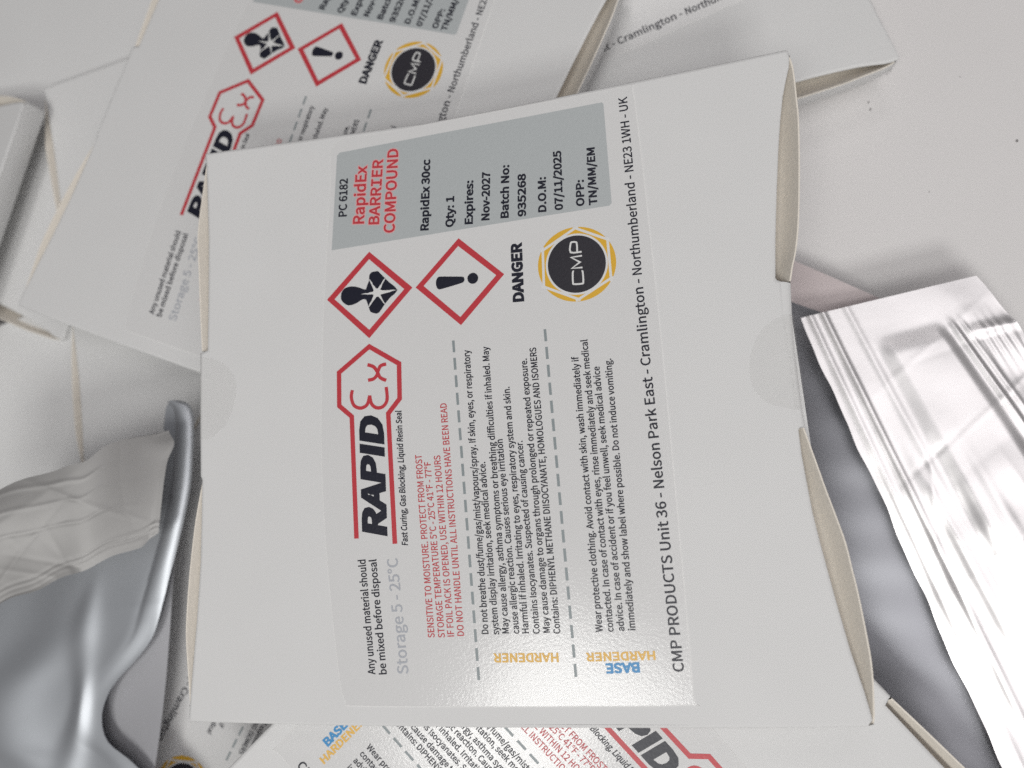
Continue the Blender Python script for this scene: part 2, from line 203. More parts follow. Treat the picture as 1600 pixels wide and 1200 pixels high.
GLYPHS = {}
for _r in " 153|;,190|51,-130 104,-96 139,-47 151,13 144,52 126,77 98,86 75,81 58,66 51,42 58,19 74,4 104,-1 96,-39 72,-70 36,-93;-237|31,167 206,167 206,215 31,215;.190|95,-9 117,-3 134,14 140,38 134,63 117,80 95,86 72,80 56,63 50,38 56,14 72,-3;/267|8,-122 53,-122 257,542 212,542;0379|190,-9 272,20 326,107 345,252 326,395 272,481 190,509 107,481 53,395 34,252 53,107 107,20|190,42 140,63 106,132 94,252 106,371 140,438 190,460 240,438 273,371 285,252 273,132 240,63;1379|60,0 334,0 334,52 234,52 234,500 186,500 157,486 123,474 83,465 83,425 172,425 172,52 60,52;2379|30,0 344,0 344,54 179,53 124,49 227,157 296,261 321,362 303,440 252,491 175,509 117,500 69,475 27,436 63,400 94,430 128,451 167,458 219,445 249,411 259,359 235,268 159,162 30,37;3379|179,-9 261,8 319,57 340,134 326,194 288,237 235,261 235,264 281,290 312,330 323,384 304,452 253,494 177,509 124,501 78,480 38,450 72,410 102,435 137,452 175,458 221,448 250,421 260,379 247,331 203,297 121,284 121,236 213,224 262,189 277,136 264,86 228,54 175,43 125,51 84,72 52,100 20,60 58,26 111,1;4379|232,0 291,0 291,138 357,138 357,188 291,188 291,500 222,500 14,179 14,138 232,138|232,188 78,188 192,358 233,432;5379|179,-9 258,11 319,69 342,162 322,253 267,305 192,322 164,320 139,313 117,302 130,447 318,447 318,500 75,500 59,267 92,246 119,262 145,272 175,275 230,261 266,222 279,161 265,98 227,57 173,43 121,51 81,71 50,98 18,57 58,25 110,1;6379|205,-9 277,12 329,68 349,153 332,241 284,293 210,310 170,303 131,283 97,250 116,373 162,438 226,458 255,453 283,440 305,420 340,458 309,484 270,502 223,509 132,482 65,396 38,239 60,101 120,19|98,201 132,238 167,258 200,264 250,250 280,212 290,153 279,94 248,54 205,40 151,59 115,113;7379|135,0 200,0 215,174 258,319 347,462 347,500 33,500 33,447 276,447 198,312 154,170;8379|191,-9 273,8 327,54 347,120 335,179 304,222 263,252 263,255 293,285 319,326 329,376 313,444 266,491 192,508 122,491 74,447 55,381 65,333 89,295 123,265 79,231 45,184 31,124 52,55 108,8|225,271 169,297 128,331 112,381 122,423 150,451 192,461 237,449 266,418 276,372 270,337 253,303|192,38 138,50 101,82 87,130 96,174 120,213 156,243 221,214 269,177 288,122 276,78 242,48;9379|160,-9 249,19 315,109 342,271 319,404 260,483 173,509 102,488 50,432 30,347 47,260 95,207 168,190 209,197 249,218 283,250 263,128 218,62 158,43 127,48 98,61 74,81 40,42 71,16 111,-2|282,303 248,264 213,243 178,236 128,250 99,288 89,347 100,407 130,446 174,460 229,442 265,389;:190|95,266 117,272 134,289 140,314 134,339 117,355 95,362 72,355 56,339 50,314 56,289 72,272|95,-9 117,-3 134,14 140,38 134,63 117,80 95,86 72,80 56,63 50,38 56,14 72,-3;A415|3,0 66,0 115,153 297,153 345,0 412,0 242,500 172,500|130,203 189,391 205,449 282,203;B448|69,0 228,0 327,16 393,65 417,147 404,205 369,245 316,266 316,269 356,293 380,331 389,378 367,449 306,488 217,500 69,500|132,288 132,450 209,450 274,442 314,417 327,370 315,326 276,298 206,288|132,50 132,239 219,239 293,229 340,200 355,149 339,93 293,61 219,50;C435|257,-9 317,0 368,24 411,63 376,103 342,73 304,53 260,46 177,72 123,142 104,252 124,360 179,429 262,454 302,448 335,431 364,407 398,447 364,478 317,500 261,509 147,478 69,389 40,250 68,110 145,22;D469|69,0 196,0 324,30 402,116 429,252 402,387 323,471 194,500 69,500|132,52 132,449 188,449 286,426 345,359 364,252 345,144 286,76 188,52;E402|69,0 364,0 364,54 132,54 132,236 321,236 321,290 132,290 132,447 357,447 357,500 69,500;F377|69,0 132,0 132,224 323,224 323,278 132,278 132,447 357,447 357,500 69,500;G470|265,-9 328,-1 380,19 420,49 420,259 255,259 255,207 362,207 362,76 337,60 306,50 271,46 181,72 124,142 104,252 125,360 183,429 271,454 315,447 350,430 379,407 413,447 378,477 331,500 269,509 151,478 70,389 40,250 69,110 148,22;H497|69,0 132,0 132,236 365,236 365,0 428,0 428,500 365,500 365,291 132,291 132,500 69,500;I200|69,0 132,0 132,500 69,500;K441|69,0 132,0 132,158 218,261 368,0 438,0 257,310 414,500 342,500 133,249 132,500 69,500;L370|69,0 351,0 351,54 132,54 132,500 69,500;M554|69,0 126,0 126,277 117,424 120,424 255,50 297,50 432,424 435,424 426,277 426,0 485,0 485,500 409,500 279,128 276,128 145,500 69,500;N493|69,0 128,0 127,315 121,419 177,316 359,0 424,0 424,500 364,500 364,240 373,82 370,82 316,185 133,500 69,500;O506|253,-9 364,23 439,113 467,252 439,390 364,478 253,509 142,478 67,390 40,252 67,113 142,23|253,46 174,72 123,143 104,252 123,360 174,429 253,454 332,429 383,360 402,252 383,143 332,72;P432|69,0 132,0 132,199 214,199 311,216 375,266 398,353 375,440 310,486 211,500 69,500|132,250 132,449 203,449 277,440 321,411 336,353 322,295 279,261 206,250;Q506|253,44 174,69 123,141 104,252 123,360 174,429 253,454 332,429 383,360 402,252 383,141 332,69|406,-126 459,-120 477,-114 465,-65 433,-72 413,-73 362,-66 320,-43 290,-6 383,37 444,125 467,252 439,390 364,478 253,509 142,478 67,390 40,252 63,123 126,34 222,-7 262,-68 324,-110;R433|132,263 132,449 216,449 282,440 323,412 337,360 323,306 282,273 216,263|343,0 414,0 287,219 346,245 386,292 400,360 377,442 316,487 225,500 69,500 69,0 132,0 132,212 222,212;S407|207,-9 298,10 356,61 377,133 363,195 327,237 274,267 203,297 164,316 133,341 120,381 132,420 164,445 214,454 257,448 295,432 327,407 360,447 320,479 270,501 214,509 132,492 77,445 56,377 72,315 111,274 158,248 229,217 272,196 302,169 313,128 301,85 265,57 208,46 157,54 110,76 70,108 33,65 81,26 140,0;T409|173,0 236,0 236,447 387,447 387,500 21,500 21,447 173,447;U492|246,-9 338,11 402,79 426,206 426,500 365,500 365,205 349,110 306,61 246,46 187,61 145,110 130,205 130,500 67,500 67,206 91,79 154,11;V392|160,0 233,0 392,500 328,500 199,64 196,64 67,500 1,500;W599|123,0 198,0 273,302 298,415 301,415 325,302 401,0 477,0 580,500 520,500 467,228 439,65 435,65 400,228 330,500 272,500 203,228 168,65 165,65 83,500 18,500;Y362|149,0 212,0 212,194 363,500 297,500 183,249 180,249 66,500 -1,500 149,194;a384|148,-9 192,-2 233,18 271,44 278,0 329,0 329,228 316,308 275,361 201,380 144,372 95,354 56,332 80,289 112,308 150,322 191,328 238,314 261,280 267,235 138,209 64,164 40,96 54,39 92,4|166,42 132,47 109,66 100,100 116,142 169,173 267,193 267,90 233,63 200,47;b422|226,-9 305,15 364,83 387,191 370,291 320,356 239,380 198,373 159,354 123,328 126,394 126,543 63,543 63,0 113,0 118,38 121,38 155,13 191,-3|216,44 188,47 158,59 126,82 126,277 160,305 192,322 224,327 281,310 312,263 322,190 308,112 270,61;c348|209,-9 252,-3 293,13 329,38 302,80 276,61 247,48 214,43 154,61 114,110 100,185 115,260 156,309 216,327 243,323 268,312 290,295 321,336 293,358 257,374 214,380 125,357 60,290 35,185 59,80 120,14;d423|189,-9 231,-2 269,17 302,44 309,0 360,0 360,543 297,543 297,400 301,337 269,360 236,375 196,380 117,356 59,289 36,185 55,80 108,14|203,44 147,61 112,109 100,186 115,260 153,309 207,327 238,324 267,311 297,289 297,94 267,66 236,49;e378|213,-9 259,-4 300,10 334,29 312,70 284,54 254,44 220,41 157,57 115,102 97,171 347,171 349,206 332,298 282,358 201,380 121,356 60,289 35,185 59,80 123,14|96,215 115,277 153,317 203,330 252,317 284,278 295,215;f222|23,320 73,320 73,0 135,0 135,320 214,320 214,370 135,370 135,429 141,469 158,494 188,502 201,501 229,492 243,540 224,546 181,552 120,537 85,495 73,430 73,370 23,367;g385|188,-171 287,-153 352,-106 375,-42 361,8 318,37 246,46 173,46 134,51 114,65 108,86 112,104 120,118 132,130 150,123 187,117 256,133 304,178 323,246 319,277 308,302 293,323 368,323 368,370 239,370 207,379 187,380 118,364 68,318 48,248 56,206 73,172 97,148 97,145 77,128 62,105 56,76 60,50 72,30 89,16 89,12 60,-12 41,-40 35,-72 54,-125 108,-159|187,160 148,170 119,201 108,248 119,294 147,324 187,334 227,324 255,294 266,248 255,201 227,170|196,-128 139,-120 102,-97 89,-63 93,-41 105,-20 127,0 160,-5 239,-5 280,-10 305,-25 314,-53 299,-89 259,-117;h414|63,0 126,0 126,269 160,300 192,319 226,325 267,315 289,283 297,226 297,0 359,0 359,235 347,314 309,363 246,380 199,371 159,349 123,318 126,394 126,543 63,543;i188|63,0 126,0 126,370 63,370|94,447 116,452 130,466 136,488 130,509 116,524 94,529 73,524 58,509 53,488 58,466 73,452;k377|63,0 124,0 124,98 194,179 302,0 370,0 230,221 353,370 284,370 127,175 124,175 124,543 63,543;l194|128,-9 155,-6 164,-3 156,44 143,43 134,46 128,54 126,70 126,543 63,543 63,74 69,29 91,1;m632|63,0 126,0 126,269 158,300 189,319 218,325 257,315 280,283 287,226 287,0 349,0 349,269 383,300 413,319 443,325 481,315 504,283 512,226 512,0 574,0 574,235 561,314 524,363 462,380 418,371 378,346 339,309 319,347 285,371 237,380 194,371 156,349 121,317 114,370 63,370;n416|63,0 126,0 126,269 160,300 192,319 226,325 267,315 289,283 297,226 297,0 359,0 359,235 347,314 309,363 246,380 199,371 158,349 121,317 114,370 63,370;o413|207,-9 291,14 354,80 378,185 354,290 291,357 207,380 122,357 60,290 35,185 60,80 122,14|207,43 150,61 113,110 100,185 113,260 150,309 207,327 263,309 301,260 314,185 301,110 263,61;p423|63,-156 126,-156 126,-31 123,34 157,11 192,-4 226,-9 305,15 364,83 387,191 370,291 320,356 239,380 197,373 157,353 121,327 114,370 63,370|216,44 189,47 158,59 126,82 126,277 160,305 193,322 224,327 281,310 312,263 322,190 308,112 270,61;q423|297,-156 360,-156 360,370 310,370 304,336 270,360 236,375 196,380 117,356 59,289 36,185 55,80 108,14 189,-9 230,-2 268,16 301,43 297,-25|203,44 147,61 112,109 100,186 115,260 153,309 207,327 238,324 267,311 297,289 297,94 267,66 236,49;r265|63,0 126,0 126,238 154,288 186,316 218,324 254,318 266,372 254,377 226,380 187,370 151,344 121,303 114,370 63,370;s319|160,-9 233,6 279,46 294,101 277,157 235,191 142,229 113,249 102,278 109,305 132,324 171,332 201,327 229,315 254,299 284,338 252,359 214,374 170,380 101,366 57,328 42,275 59,223 99,190 190,151 222,129 235,98 227,68 202,47 162,40 121,45 85,61 52,84 22,42 61,16 108,-2;t257|179,-9 202,-7 226,-2 248,5 235,52 207,43 193,42 159,50 141,74 136,113 136,320 237,320 237,370 136,370 136,475 84,475 77,370 18,367 18,320 74,320 74,115 83,50 117,7;u414|171,-9 218,0 257,23 293,58 300,0 352,0 352,370 290,370 290,108 257,72 225,52 190,45 150,55 127,87 120,143 120,370 57,370 57,136 69,56 107,8;v355|143,0 216,0 347,370 285,370 181,50 177,50 143,160 74,370 9,370;w547|121,0 194,0 271,306 275,306 300,200 353,0 429,0 529,370 469,370 415,156 393,53 389,53 364,156 306,370 245,370 162,53 159,53 137,156 82,370 18,370;x340|10,0 76,0 163,153 166,153 261,0 329,0 207,187 320,370 255,370 187,248 177,227 173,227 87,370 20,370 132,193;y355|69,-160 132,-142 176,-97 207,-31 347,370 286,370 209,131 189,60 186,60 74,370 9,370 158,-1 149,-29 130,-70 103,-98 66,-108 46,-105 38,-102 25,-152 53,-159;°252|127,327 174,339 208,373 222,424 208,476 174,510 127,522 79,510 44,476 31,424 44,373 79,339|127,362 97,370 76,392 69,424 76,457 97,479 127,488 157,479 177,457 184,424 177,392 157,370;Ī413|67,500 345,500 345,443 240,443 240,57 345,57 345,0 67,0 67,57 172,57 172,443 67,443".split(';'):
    _f = _r[1:].split('|')
    GLYPHS[_r[0]] = (int(_f[0]), [[tuple(map(int, q.split(','))) for q in l.split(' ')] for l in _f[1:] if l])

# ------------------------------------------------------------------ mesh helpers


def area(l):
    return 0.5 * sum(l[i - 1][0] * l[i][1] - l[i][0] * l[i - 1][1] for i in range(len(l)))


def inside(p, l):
    c = False
    for i in range(len(l)):
        (x1, y1), (x2, y2) = l[i - 1], l[i]
        if (y1 > p[1]) != (y2 > p[1]) and p[0] < (x2 - x1) * (p[1] - y1) / (y2 - y1) + x1:
            c = not c
    return c


def winding(p, l):
    n = 0
    for i in range(len(l)):
        (x1, y1), (x2, y2) = l[i - 1], l[i]
        if (y1 > p[1]) != (y2 > p[1]) and p[0] < (x2 - x1) * (p[1] - y1) / (y2 - y1) + x1:
            n += 1 if y2 > y1 else -1
    return n


def split(l, d):
    out = []
    for i in range(len(l)):
        a, b = Vector(l[i]), Vector(l[(i + 1) % len(l)])
        k = max(1, int((b - a).length / d))
        out += [tuple(a.lerp(b, j / k)) for j in range(k)]
    return out


def grown(l, w):
    """loop moved outwards by w (mitred)"""
    if abs(w) < 1e-9:
        return l
    s = 1 if area(l) > 0 else -1
    out = []
    n = len(l)
    for i in range(n):
        a, b, c = Vector(l[i - 1]), Vector(l[i]), Vector(l[(i + 1) % n])
        d1, d2 = (b - a), (c - b)
        if d1.length < 1e-9 or d2.length < 1e-9:
            out.append(tuple(b))
            continue
        d1.normalize()
        d2.normalize()
        n1 = Vector((d1.y, -d1.x)) * s
        n2 = Vector((d2.y, -d2.x)) * s
        q = n1 + n2
        k = max(q.length_squared / 2.0, 0.35)
        q = q / k if q.length > 1e-6 else n1
        out.append((b.x + q.x * w, b.y + q.y * w))
    return out


def stroke(pts, w, closed=False):
    """centre line turned into a loop of width w"""
    n = len(pts)
    L, R = [], []
    for i in range(n):
        p = Vector(pts[i])
        d1 = (p - Vector(pts[i - 1])).normalized() if i > 0 else None
        d2 = (Vector(pts[i + 1]) - p).normalized() if i < n - 1 else None
        d1 = d1 or d2
        d2 = d2 or d1
        n1, n2 = Vector((-d1.y, d1.x)), Vector((-d2.y, d2.x))
        q = n1 + n2
        q = q / max(q.length_squared / 2, 0.4)
        L.append(tuple(p + q * w / 2))
        R.append(tuple(p - q * w / 2))
    return L + R[::-1]


def smooth(pts, n=6, closed=False):
    out = []
    N = len(pts)
    rng = range(N if closed else N - 1)
    for i in rng:
        if closed:
            p0, p1, p2, p3 = pts[i - 1], pts[i], pts[(i + 1) % N], pts[(i + 2) % N]
        else:
            p0, p1, p2, p3 = pts[max(i - 1, 0)], pts[i], pts[i + 1], pts[min(i + 2, N - 1)]
        for k in range(n):
            t = k / n
            out.append(tuple(0.5 * (2 * b + (c - a) * t + (2 * a - 5 * b + 4 * c - d) * t * t + (3 * b - a - 3 * c + d) * t ** 3)
                             for a, b, c, d in zip(p0, p1, p2, p3)))
    if not closed:
        out.append(tuple(pts[-1]))
    return out


class Mesh:
    def __init__(self):
        self.v, self.f, self.mi, self.mats, self.sm = [], [], [], [], []

    def slot(self, mat):
        if mat not in self.mats:
            self.mats.append(mat)
        return self.mats.index(mat)

    def fill(self, loops, z, mat, grid=0.0, zf=bow, flip=False):
        """flat region bounded by loops (holes by even-odd), z above the bowed panel"""
        vs, es = [], []
        if grid:
            loops = [split(l, grid) for l in loops]
        for l in loops:
            b = len(vs)
            vs += [Vector(p) for p in l]
            es += [(b + i, b + (i + 1) % len(l)) for i in range(len(l))]
        if grid:
            o = loops[0]
            x0, x1 = min(p[0] for p in o), max(p[0] for p in o)
            y0, y1 = min(p[1] for p in o), max(p[1] for p in o)
            nx, ny = int((x1 - x0) / grid), int((y1 - y0) / grid)
            for i in range(1, nx):
                for j in range(1, ny):
                    p = (x0 + (x1 - x0) * i / nx, y0 + (y1 - y0) * j / ny)
                    if inside(p, o):
                        vs.append(Vector(p))
        r = delaunay_2d_cdt(vs, es, [], 1, 1e-5)
        b = len(self.v)
        s = self.slot(mat)
        self.v += [(p.x, p.y, z + (zf(p.x, p.y) if zf else 0)) for p in r[0]]
        for f in r[2]:
            p = [r[0][i] for i in f]
            mid = (sum(q.x for q in p) / 3, sum(q.y for q in p) / 3)
            if len(loops) > 1:
                if sum(inside(mid, l) for l in loops) % 2 == 0:
                    continue
            elif winding(mid, loops[0]) == 0:
                continue
            up = area([tuple(q) for q in p]) > 0
            f = [b + i for i in f]
            self.f.append(f if up != flip else f[::-1])
            self.mi.append(s)
            self.sm.append(False)

    def strip(self, rows, mat, closed=False, sm=True):
        """rows: equal-length point lists (x, y, z); quads between neighbours"""
        b = len(self.v)
        n = len(rows[0])
        for r in rows:
            self.v += [tuple(p) for p in r]
        s = self.slot(mat)
        for j in range(len(rows) - 1):
            for i in range(n if closed else n - 1):
                k = (i + 1) % n
                self.f.append((b + j * n + i, b + j * n + k, b + (j + 1) * n + k, b + (j + 1) * n + i))
                self.mi.append(s)
                self.sm.append(sm)

    def text(self, s, p0, p1, cap, mat, grow=0, shear=0.0, z=0.16):
        d = Vector(p1) - Vector(p0)
        L = d.length
        d.normalize()
        up = Vector((-d.y, d.x))
        adv = sum(GLYPHS[c][0] for c in s)
        k = cap / 500.0
        kx = L / adv
        x = 0
        for c in s:
            a, loops = GLYPHS[c]
            if loops:
                gl = []
                for i, l in enumerate(loops):
                    hole = sum(inside(l[0], o) for j, o in enumerate(loops) if j != i) % 2 == 1
                    g = grown(l, -grow if hole else grow) if grow else l
                    gl.append([tuple(Vector(p0) + d * ((x + px) * kx + shear * py * k) + up * (py * k)) for px, py in g])
                self.fill(gl, z, mat)
            x += a

    def build(self, name, parent=None, smooth=None):
        me = bpy.data.meshes.new(name)
        me.from_pydata([(x * MM, y * MM, z * MM) for x, y, z in self.v], [], self.f)
        for mt in self.mats:
            me.materials.append(MAT[mt])
        me.polygons.foreach_set('material_index', self.mi)
        me.polygons.foreach_set('use_smooth', [bool(q) if smooth is None else smooth for q in self.sm])
        me.update()
        o = bpy.data.objects.new(name, me)
        C.objects.link(o)
        o.parent = parent
        return o


def tag(o, label, cat, group=None, kind=None):
    if label:
        o['label'] = label
    if cat:
        o['category'] = cat
    if group:
        o['group'] = group
    if kind:
        o['kind'] = kind
    return o


def inward(l, w):
    return grown(l, -w)


# ------------------------------------------------------------------ the table
tb = Mesh()
tb.strip([[(-900, -900, -62), (900, -900, -62)], [(-900, 900, -62), (900, 900, -62)]], 'table_top')
for sx, sy, sr in SPECKS:
    a0 = sx * 0.37
    tb.strip([[(sx + sr * (0.7 + 0.3 * math.sin(3 * t + a0)) * math.cos(t * math.tau / 9), sy + sr * math.sin(t * math.tau / 9), -61.95) for t in range(9)],
              [(sx, sy, -61.94)] * 9], 'dark_speck', closed=True, sm=False)
tag(tb.build('table_surface'), None, None, kind='structure')

# ------------------------------------------------------------------ one carton with every part
THICK = 8.0
GROUP = 'small white cartons heaped on the table'


def make_carton():
    root = bpy.data.objects.new('carton', None)
    C.objects.link(root)
    # body: top panel, folded edges, long sides and bottom panel in one folded sheet
    b = Mesh()
    rim0 = inward(PANEL, 0.75)
    b.fill([rim0], 0, 'card', grid=4.0)
    r = lambda l, dz: [(x, y, bow(x, y) + dz) for x, y in l]
    b.strip([r(PANEL, -0.52), r(inward(PANEL, 0.03), -0.30), r(inward(PANEL, 0.30), -0.12), r(rim0, 0)], 'card', closed=True)
    und = inward(PANEL, 0.1)
    b.fill([und], -0.52, 'inner_card', grid=6.0, flip=True)
    tl, tr = PANEL[0], PANEL[N_TOP - 1]
    nb = [i for i, p in enumerate(PANEL) if p == BR_PT][0]
    ne = [i for i, p in enumerate(PANEL) if p == BL_PT][0]
    for edge in ([FLAP_LU[0]] + PANEL[:N_TOP] + [FLAP_RU[0]], [FLAP_RL[-1]] + PANEL[nb:ne + 1] + [FLAP_LL[-1]]):
        sgn = 1 if edge[0][1] > 20 else -1
        b.strip([[(x, y, bow(x, y) - 0.50) for x, y in edge], [(x, y - sgn * 0.1, -1.5) for x, y in edge],
                 [(x, y - sgn * 0.3, -THICK + 0.4) for x, y in edge], [(x, y - sgn * 0.8, -THICK) for x, y in edge]], 'card')
    base = inward([tl, tr] + FLAP_RU[2:-1] + FLAP_RL[2:-2] + [BR_PT, BL_PT] + FLAP_LL[::-1][1:-1] + FLAP_LU[::-1][1:-1], 0.8)
    b.fill([base], -THICK, 'card', zf=None, flip=True)
    b.build('body', root)
    # end flaps: raw inner face seen in the gap, cut edge and white outer face
    for pts_list, sgn in (((FLAP_RU, FLAP_RL), 1), ((FLAP_LU, FLAP_LL), -1)):
        for pts in pts_list:
            e = Mesh()
            q = smooth(pts, 4)
            n = len(q)
            lip = lambda i: 0.9 - 0.25 * math.sin(math.pi * i / (n - 1))
            row = lambda dx, z: [(x + dx * sgn, y, z - lip(i)) for i, (x, y) in enumerate(q)]
            e.strip([row(-9.0, -6.2), row(-6.5, -5.8), row(-4.2, -4.5), row(-2.4, -2.7), row(-1.1, -1.0), row(-0.35, -0.06)], 'inner_card')
            e.strip([row(-0.35, -0.06), row(-0.15, 0.03), row(0.0, -0.08)], 'inner_card')
            e.strip([row(0.0, -0.08), row(0.05, -1.2), row(-0.1, -4.0), row(-0.8, -THICK + 1.0)], 'card')
            e.build('end_flap', root)
    # closure tabs in the middle of the ends
    t = Mesh()
    f, o = smooth(RTAB[0], 3), smooth(RTAB[1], 3)
    mid = lambda a, k: [tuple(p[i] + (q[i] - p[i]) * k for i in (0, 1)) for p, q in zip(f, o)]
    t.strip([[(x - 0.4, y, bow(x, y) - 0.12) for x, y in f], [(x, y, -0.08) for x, y in mid(0, .15)], [(x, y, -0.25) for x, y in mid(0, .5)],
             [(x, y, -0.7) for x, y in mid(0, .9)], [(x, y, -1.2) for x, y in o], [(x, y, -THICK + .2) for x, y in o]], 'card')
    t.build('closure_tab', root)
    t = Mesh()
    q = [(p[0], p[1]) for p in PANEL if LTAB[0] <= p[1] <= LTAB[1] and p[0] < -100]
    t.strip([[(x + .3, y, -0.15) for x, y in q], [(x - .12, y, -0.4) for x, y in q], [(x - .2, y, -2) for x, y in q],
             [(x, y, -THICK + .2) for x, y in q]], 'card')
    t.build('closure_tab', root)
    # round clear seals folded over the ends
    s = Mesh()
    l = smooth(SEAL_R, 4)
    s.fill([l], 0.05, 'clear_film', grid=2.0)
    ff = smooth(SEAL_RF, 8)
    s.strip([[(x - .2, y, bow(x, y) + 0.05) for x, y in ff], [(x + 1.3, y, -.12) for x, y in ff], [(x + 1.9, y, -.9) for x, y in ff],
             [(x + 2.0, y, -4) for x, y in ff]], 'clear_film')
    s.build('seal_sticker', root)
    s = Mesh()
    l = smooth(SEAL_L, 4)
    s.fill([l], 0.05, 'clear_film', grid=2.0)
    s.build('seal_sticker', root)
    return root


BR_PT = PANEL[[i for i, p in enumerate(PANEL) if p[1] == min(q[1] for q in PANEL if q[0] > 20)][0]]
BL_PT = [p for p in PANEL if p[1] < -30 and p[0] < -100][0]
_ly = sorted(p[1] for p in PANEL if p[0] < -100)
LTAB = (FLAP_LL[0][1] - 0.5, FLAP_LU[-1][1] + 0.5)


def make_label(root):
    lb = Mesh()
    out = smooth(LABEL, 3, True)
    lb.fill([inward(out, 0.08)], 0.10, 'label_paper', grid=4.0)
    lb.strip([[(x, y, bow(x, y) + 0.01) for x, y in out], [(x, y, bow(x, y) + 0.10) for x, y in out],
              [(x, y, bow(x, y) + 0.115) for x, y in inward(out, 0.13)]], 'cut_edge', closed=True, sm=False)
    lab = lb.build('product_label', root)

    m = Mesh()
    m.fill([GREY], 0.125, 'grey_ink', grid=4.0)
    m.build('grey_panel', lab)

    m = Mesh()
    for t in TXT_PANEL:
        if t[4] == 'red_ink':
            m.text(t[0], t[1], t[2], t[3], 'pink_ink', t[5] + 20, 0, 0.14)
            m.text(*t[:4], t[4], t[5] - 12, 0, 0.16)
        else:
            m.text(*t)
    m.build('panel_print', lab)

    # health hazard and exclamation mark diamonds
    m = Mesh()
    m.fill([DIA[0][0], inward(DIA[0][1], 0.18)], 0.13, 'red_ink')
    m.fill([smooth(BODY, 2, True)], 0.13, 'black_ink')
    rnd = random.Random(3)
    c, tips, inn = STAR
    c = Vector(c)
    star = []
    for i, tp in enumerate(tips):
        tp = Vector(tp)
        d = tp - c
        nrm = Vector((-d.y, d.x)).normalized()
        a, b2 = [], []
        for k in (0.25, 0.42, 0.58, 0.74, 0.88):
            w = d.length * 0.09 * (1.02 - k) ** 1.4 + 0.04
            a.append(tuple(c + d * k + nrm * (w + rnd.uniform(-.05, .13))))
            b2.append(tuple(c + d * k - nrm * (w + rnd.uniform(-.05, .13))))
        star.append((a, tuple(tp), b2))
    loop = []
    for i in range(6):
        a, tp, b2 = star[i]
        loop += a + [tp] + b2[::-1]
        nx = star[(i + 1) % 6][0][0]
    if area([s[1] for s in star]) > 0:
        loop = []
        for i in range(6):
            a, tp, b2 = star[i]
            loop += b2 + [tp] + a[::-1]
    m.fill([loop], 0.15, 'white_ink')
    m.build('hazard_diamond', lab)
    m = Mesh()
    m.fill([DIA[1][0], inward(DIA[1][1], 0.18)], 0.13, 'red_ink')
    m.fill([smooth(BANG, 2, True)], 0.13, 'black_ink')
    rr = (Vector(DOT[1]) - Vector(DOT[0])).length
    m.fill([[(DOT[0][0] + rr * math.cos(i * math.pi / 14), DOT[0][1] + rr * math.sin(i * math.pi / 14)) for i in range(28)]], 0.13, 'black_ink')
    m.build('hazard_diamond', lab)

    # round maker's mark: amber ring cut by a hexagon of white lines, dark disc, three letters
    m = Mesh()
    cx, cy = LOGO[0]
    rx, ry = (Vector(LOGO[1]) - Vector(LOGO[0])).length, (Vector(LOGO[2]) - Vector(LOGO[0])).length
    dx, dy = (Vector(LOGO[3]) - Vector(LOGO[0])).length, (Vector(LOGO[4]) - Vector(LOGO[0])).length
    el = lambda a, b: [(cx + a * math.cos(i * math.pi / 36), cy + b * math.sin(i * math.pi / 36)) for i in range(72)]
    m.fill([el(rx, ry)], 0.125, 'amber_ink', grid=4.0)
    n = len(LOGOHEX)
    for i in range(n):
        a, b2 = Vector(LOGOHEX[i]), Vector(LOGOHEX[(i + 1) % n])
        d = (b2 - a).normalized()
        m.fill([stroke([tuple(a - d * 0.55), tuple(b2 + d * 0.75)], 0.62)], 0.14 + 0.002 * i, 'white_ink')
    m.fill([el(dx + 0.5, dy + 0.5)], 0.155, 'white_ink')
    m.fill([el(dx, dy)], 0.165, 'charcoal_ink')
    for i, s in enumerate(CMP):
        s = smooth(s, 3) if i != 1 else s
        m.fill([stroke(s, 0.42)], 0.18, 'white_ink')
    m.build('round_logo', lab)

    m = Mesh()
    m.fill([stroke(OCT, 1.22)], 0.13, 'red_ink')
    for i, s in enumerate(EX):
        m.fill([stroke(smooth(s, 5), 0.88)], 0.14 + 0.004 * i, 'red_ink')
    for t in TXT_LOGO:
        m.text(*t)
    m.build('brand_logo', lab)

    for nm, T in (('danger_print', TXT_DANGER), ('address_print', TXT_ADDR), ('storage_print', TXT_STORE), ('warning_print', TXT_WARN),
                  ('hazard_print', TXT_HAZ), ('care_print', TXT_CARE), ('hardener_print', TXT_HARD)):
        m = Mesh()
        for t in T:
            m.text(*t)
        m.build(nm, lab)
    for a, b2, n in DASH:
        m = Mesh()
        a, b2 = Vector(a), Vector(b2)
        L = (b2 - a).length
        d = (b2 - a).normalized()
        per = L / (n - 1 + 0.68)
        for i in range(n):
            p = a + d * per * i
            m.fill([stroke([tuple(p), tuple(p + d * per * 0.68)], 0.66)], 0.13, 'dash_ink')
        m.build('dashed_line', lab)
    return lab


def copy_tree(o, parent=None, skip=()):
    c = o.copy()
    C.objects.link(c)
    c.parent = parent
    for ch in list(o.children):
        if ch.name.split('.')[0] not in skip:
            copy_tree(ch, c, skip)
    return c


def place(o, pose):
    R, t = pose
    o.matrix_world = Matrix.Translation(Vector(t) * MM) @ Matrix(R).to_4x4()


carton = make_carton()
make_label(carton)
tag(carton, 'white carton lying uncovered on top of the heap, its whole printed label in view', 'carton', GROUP)

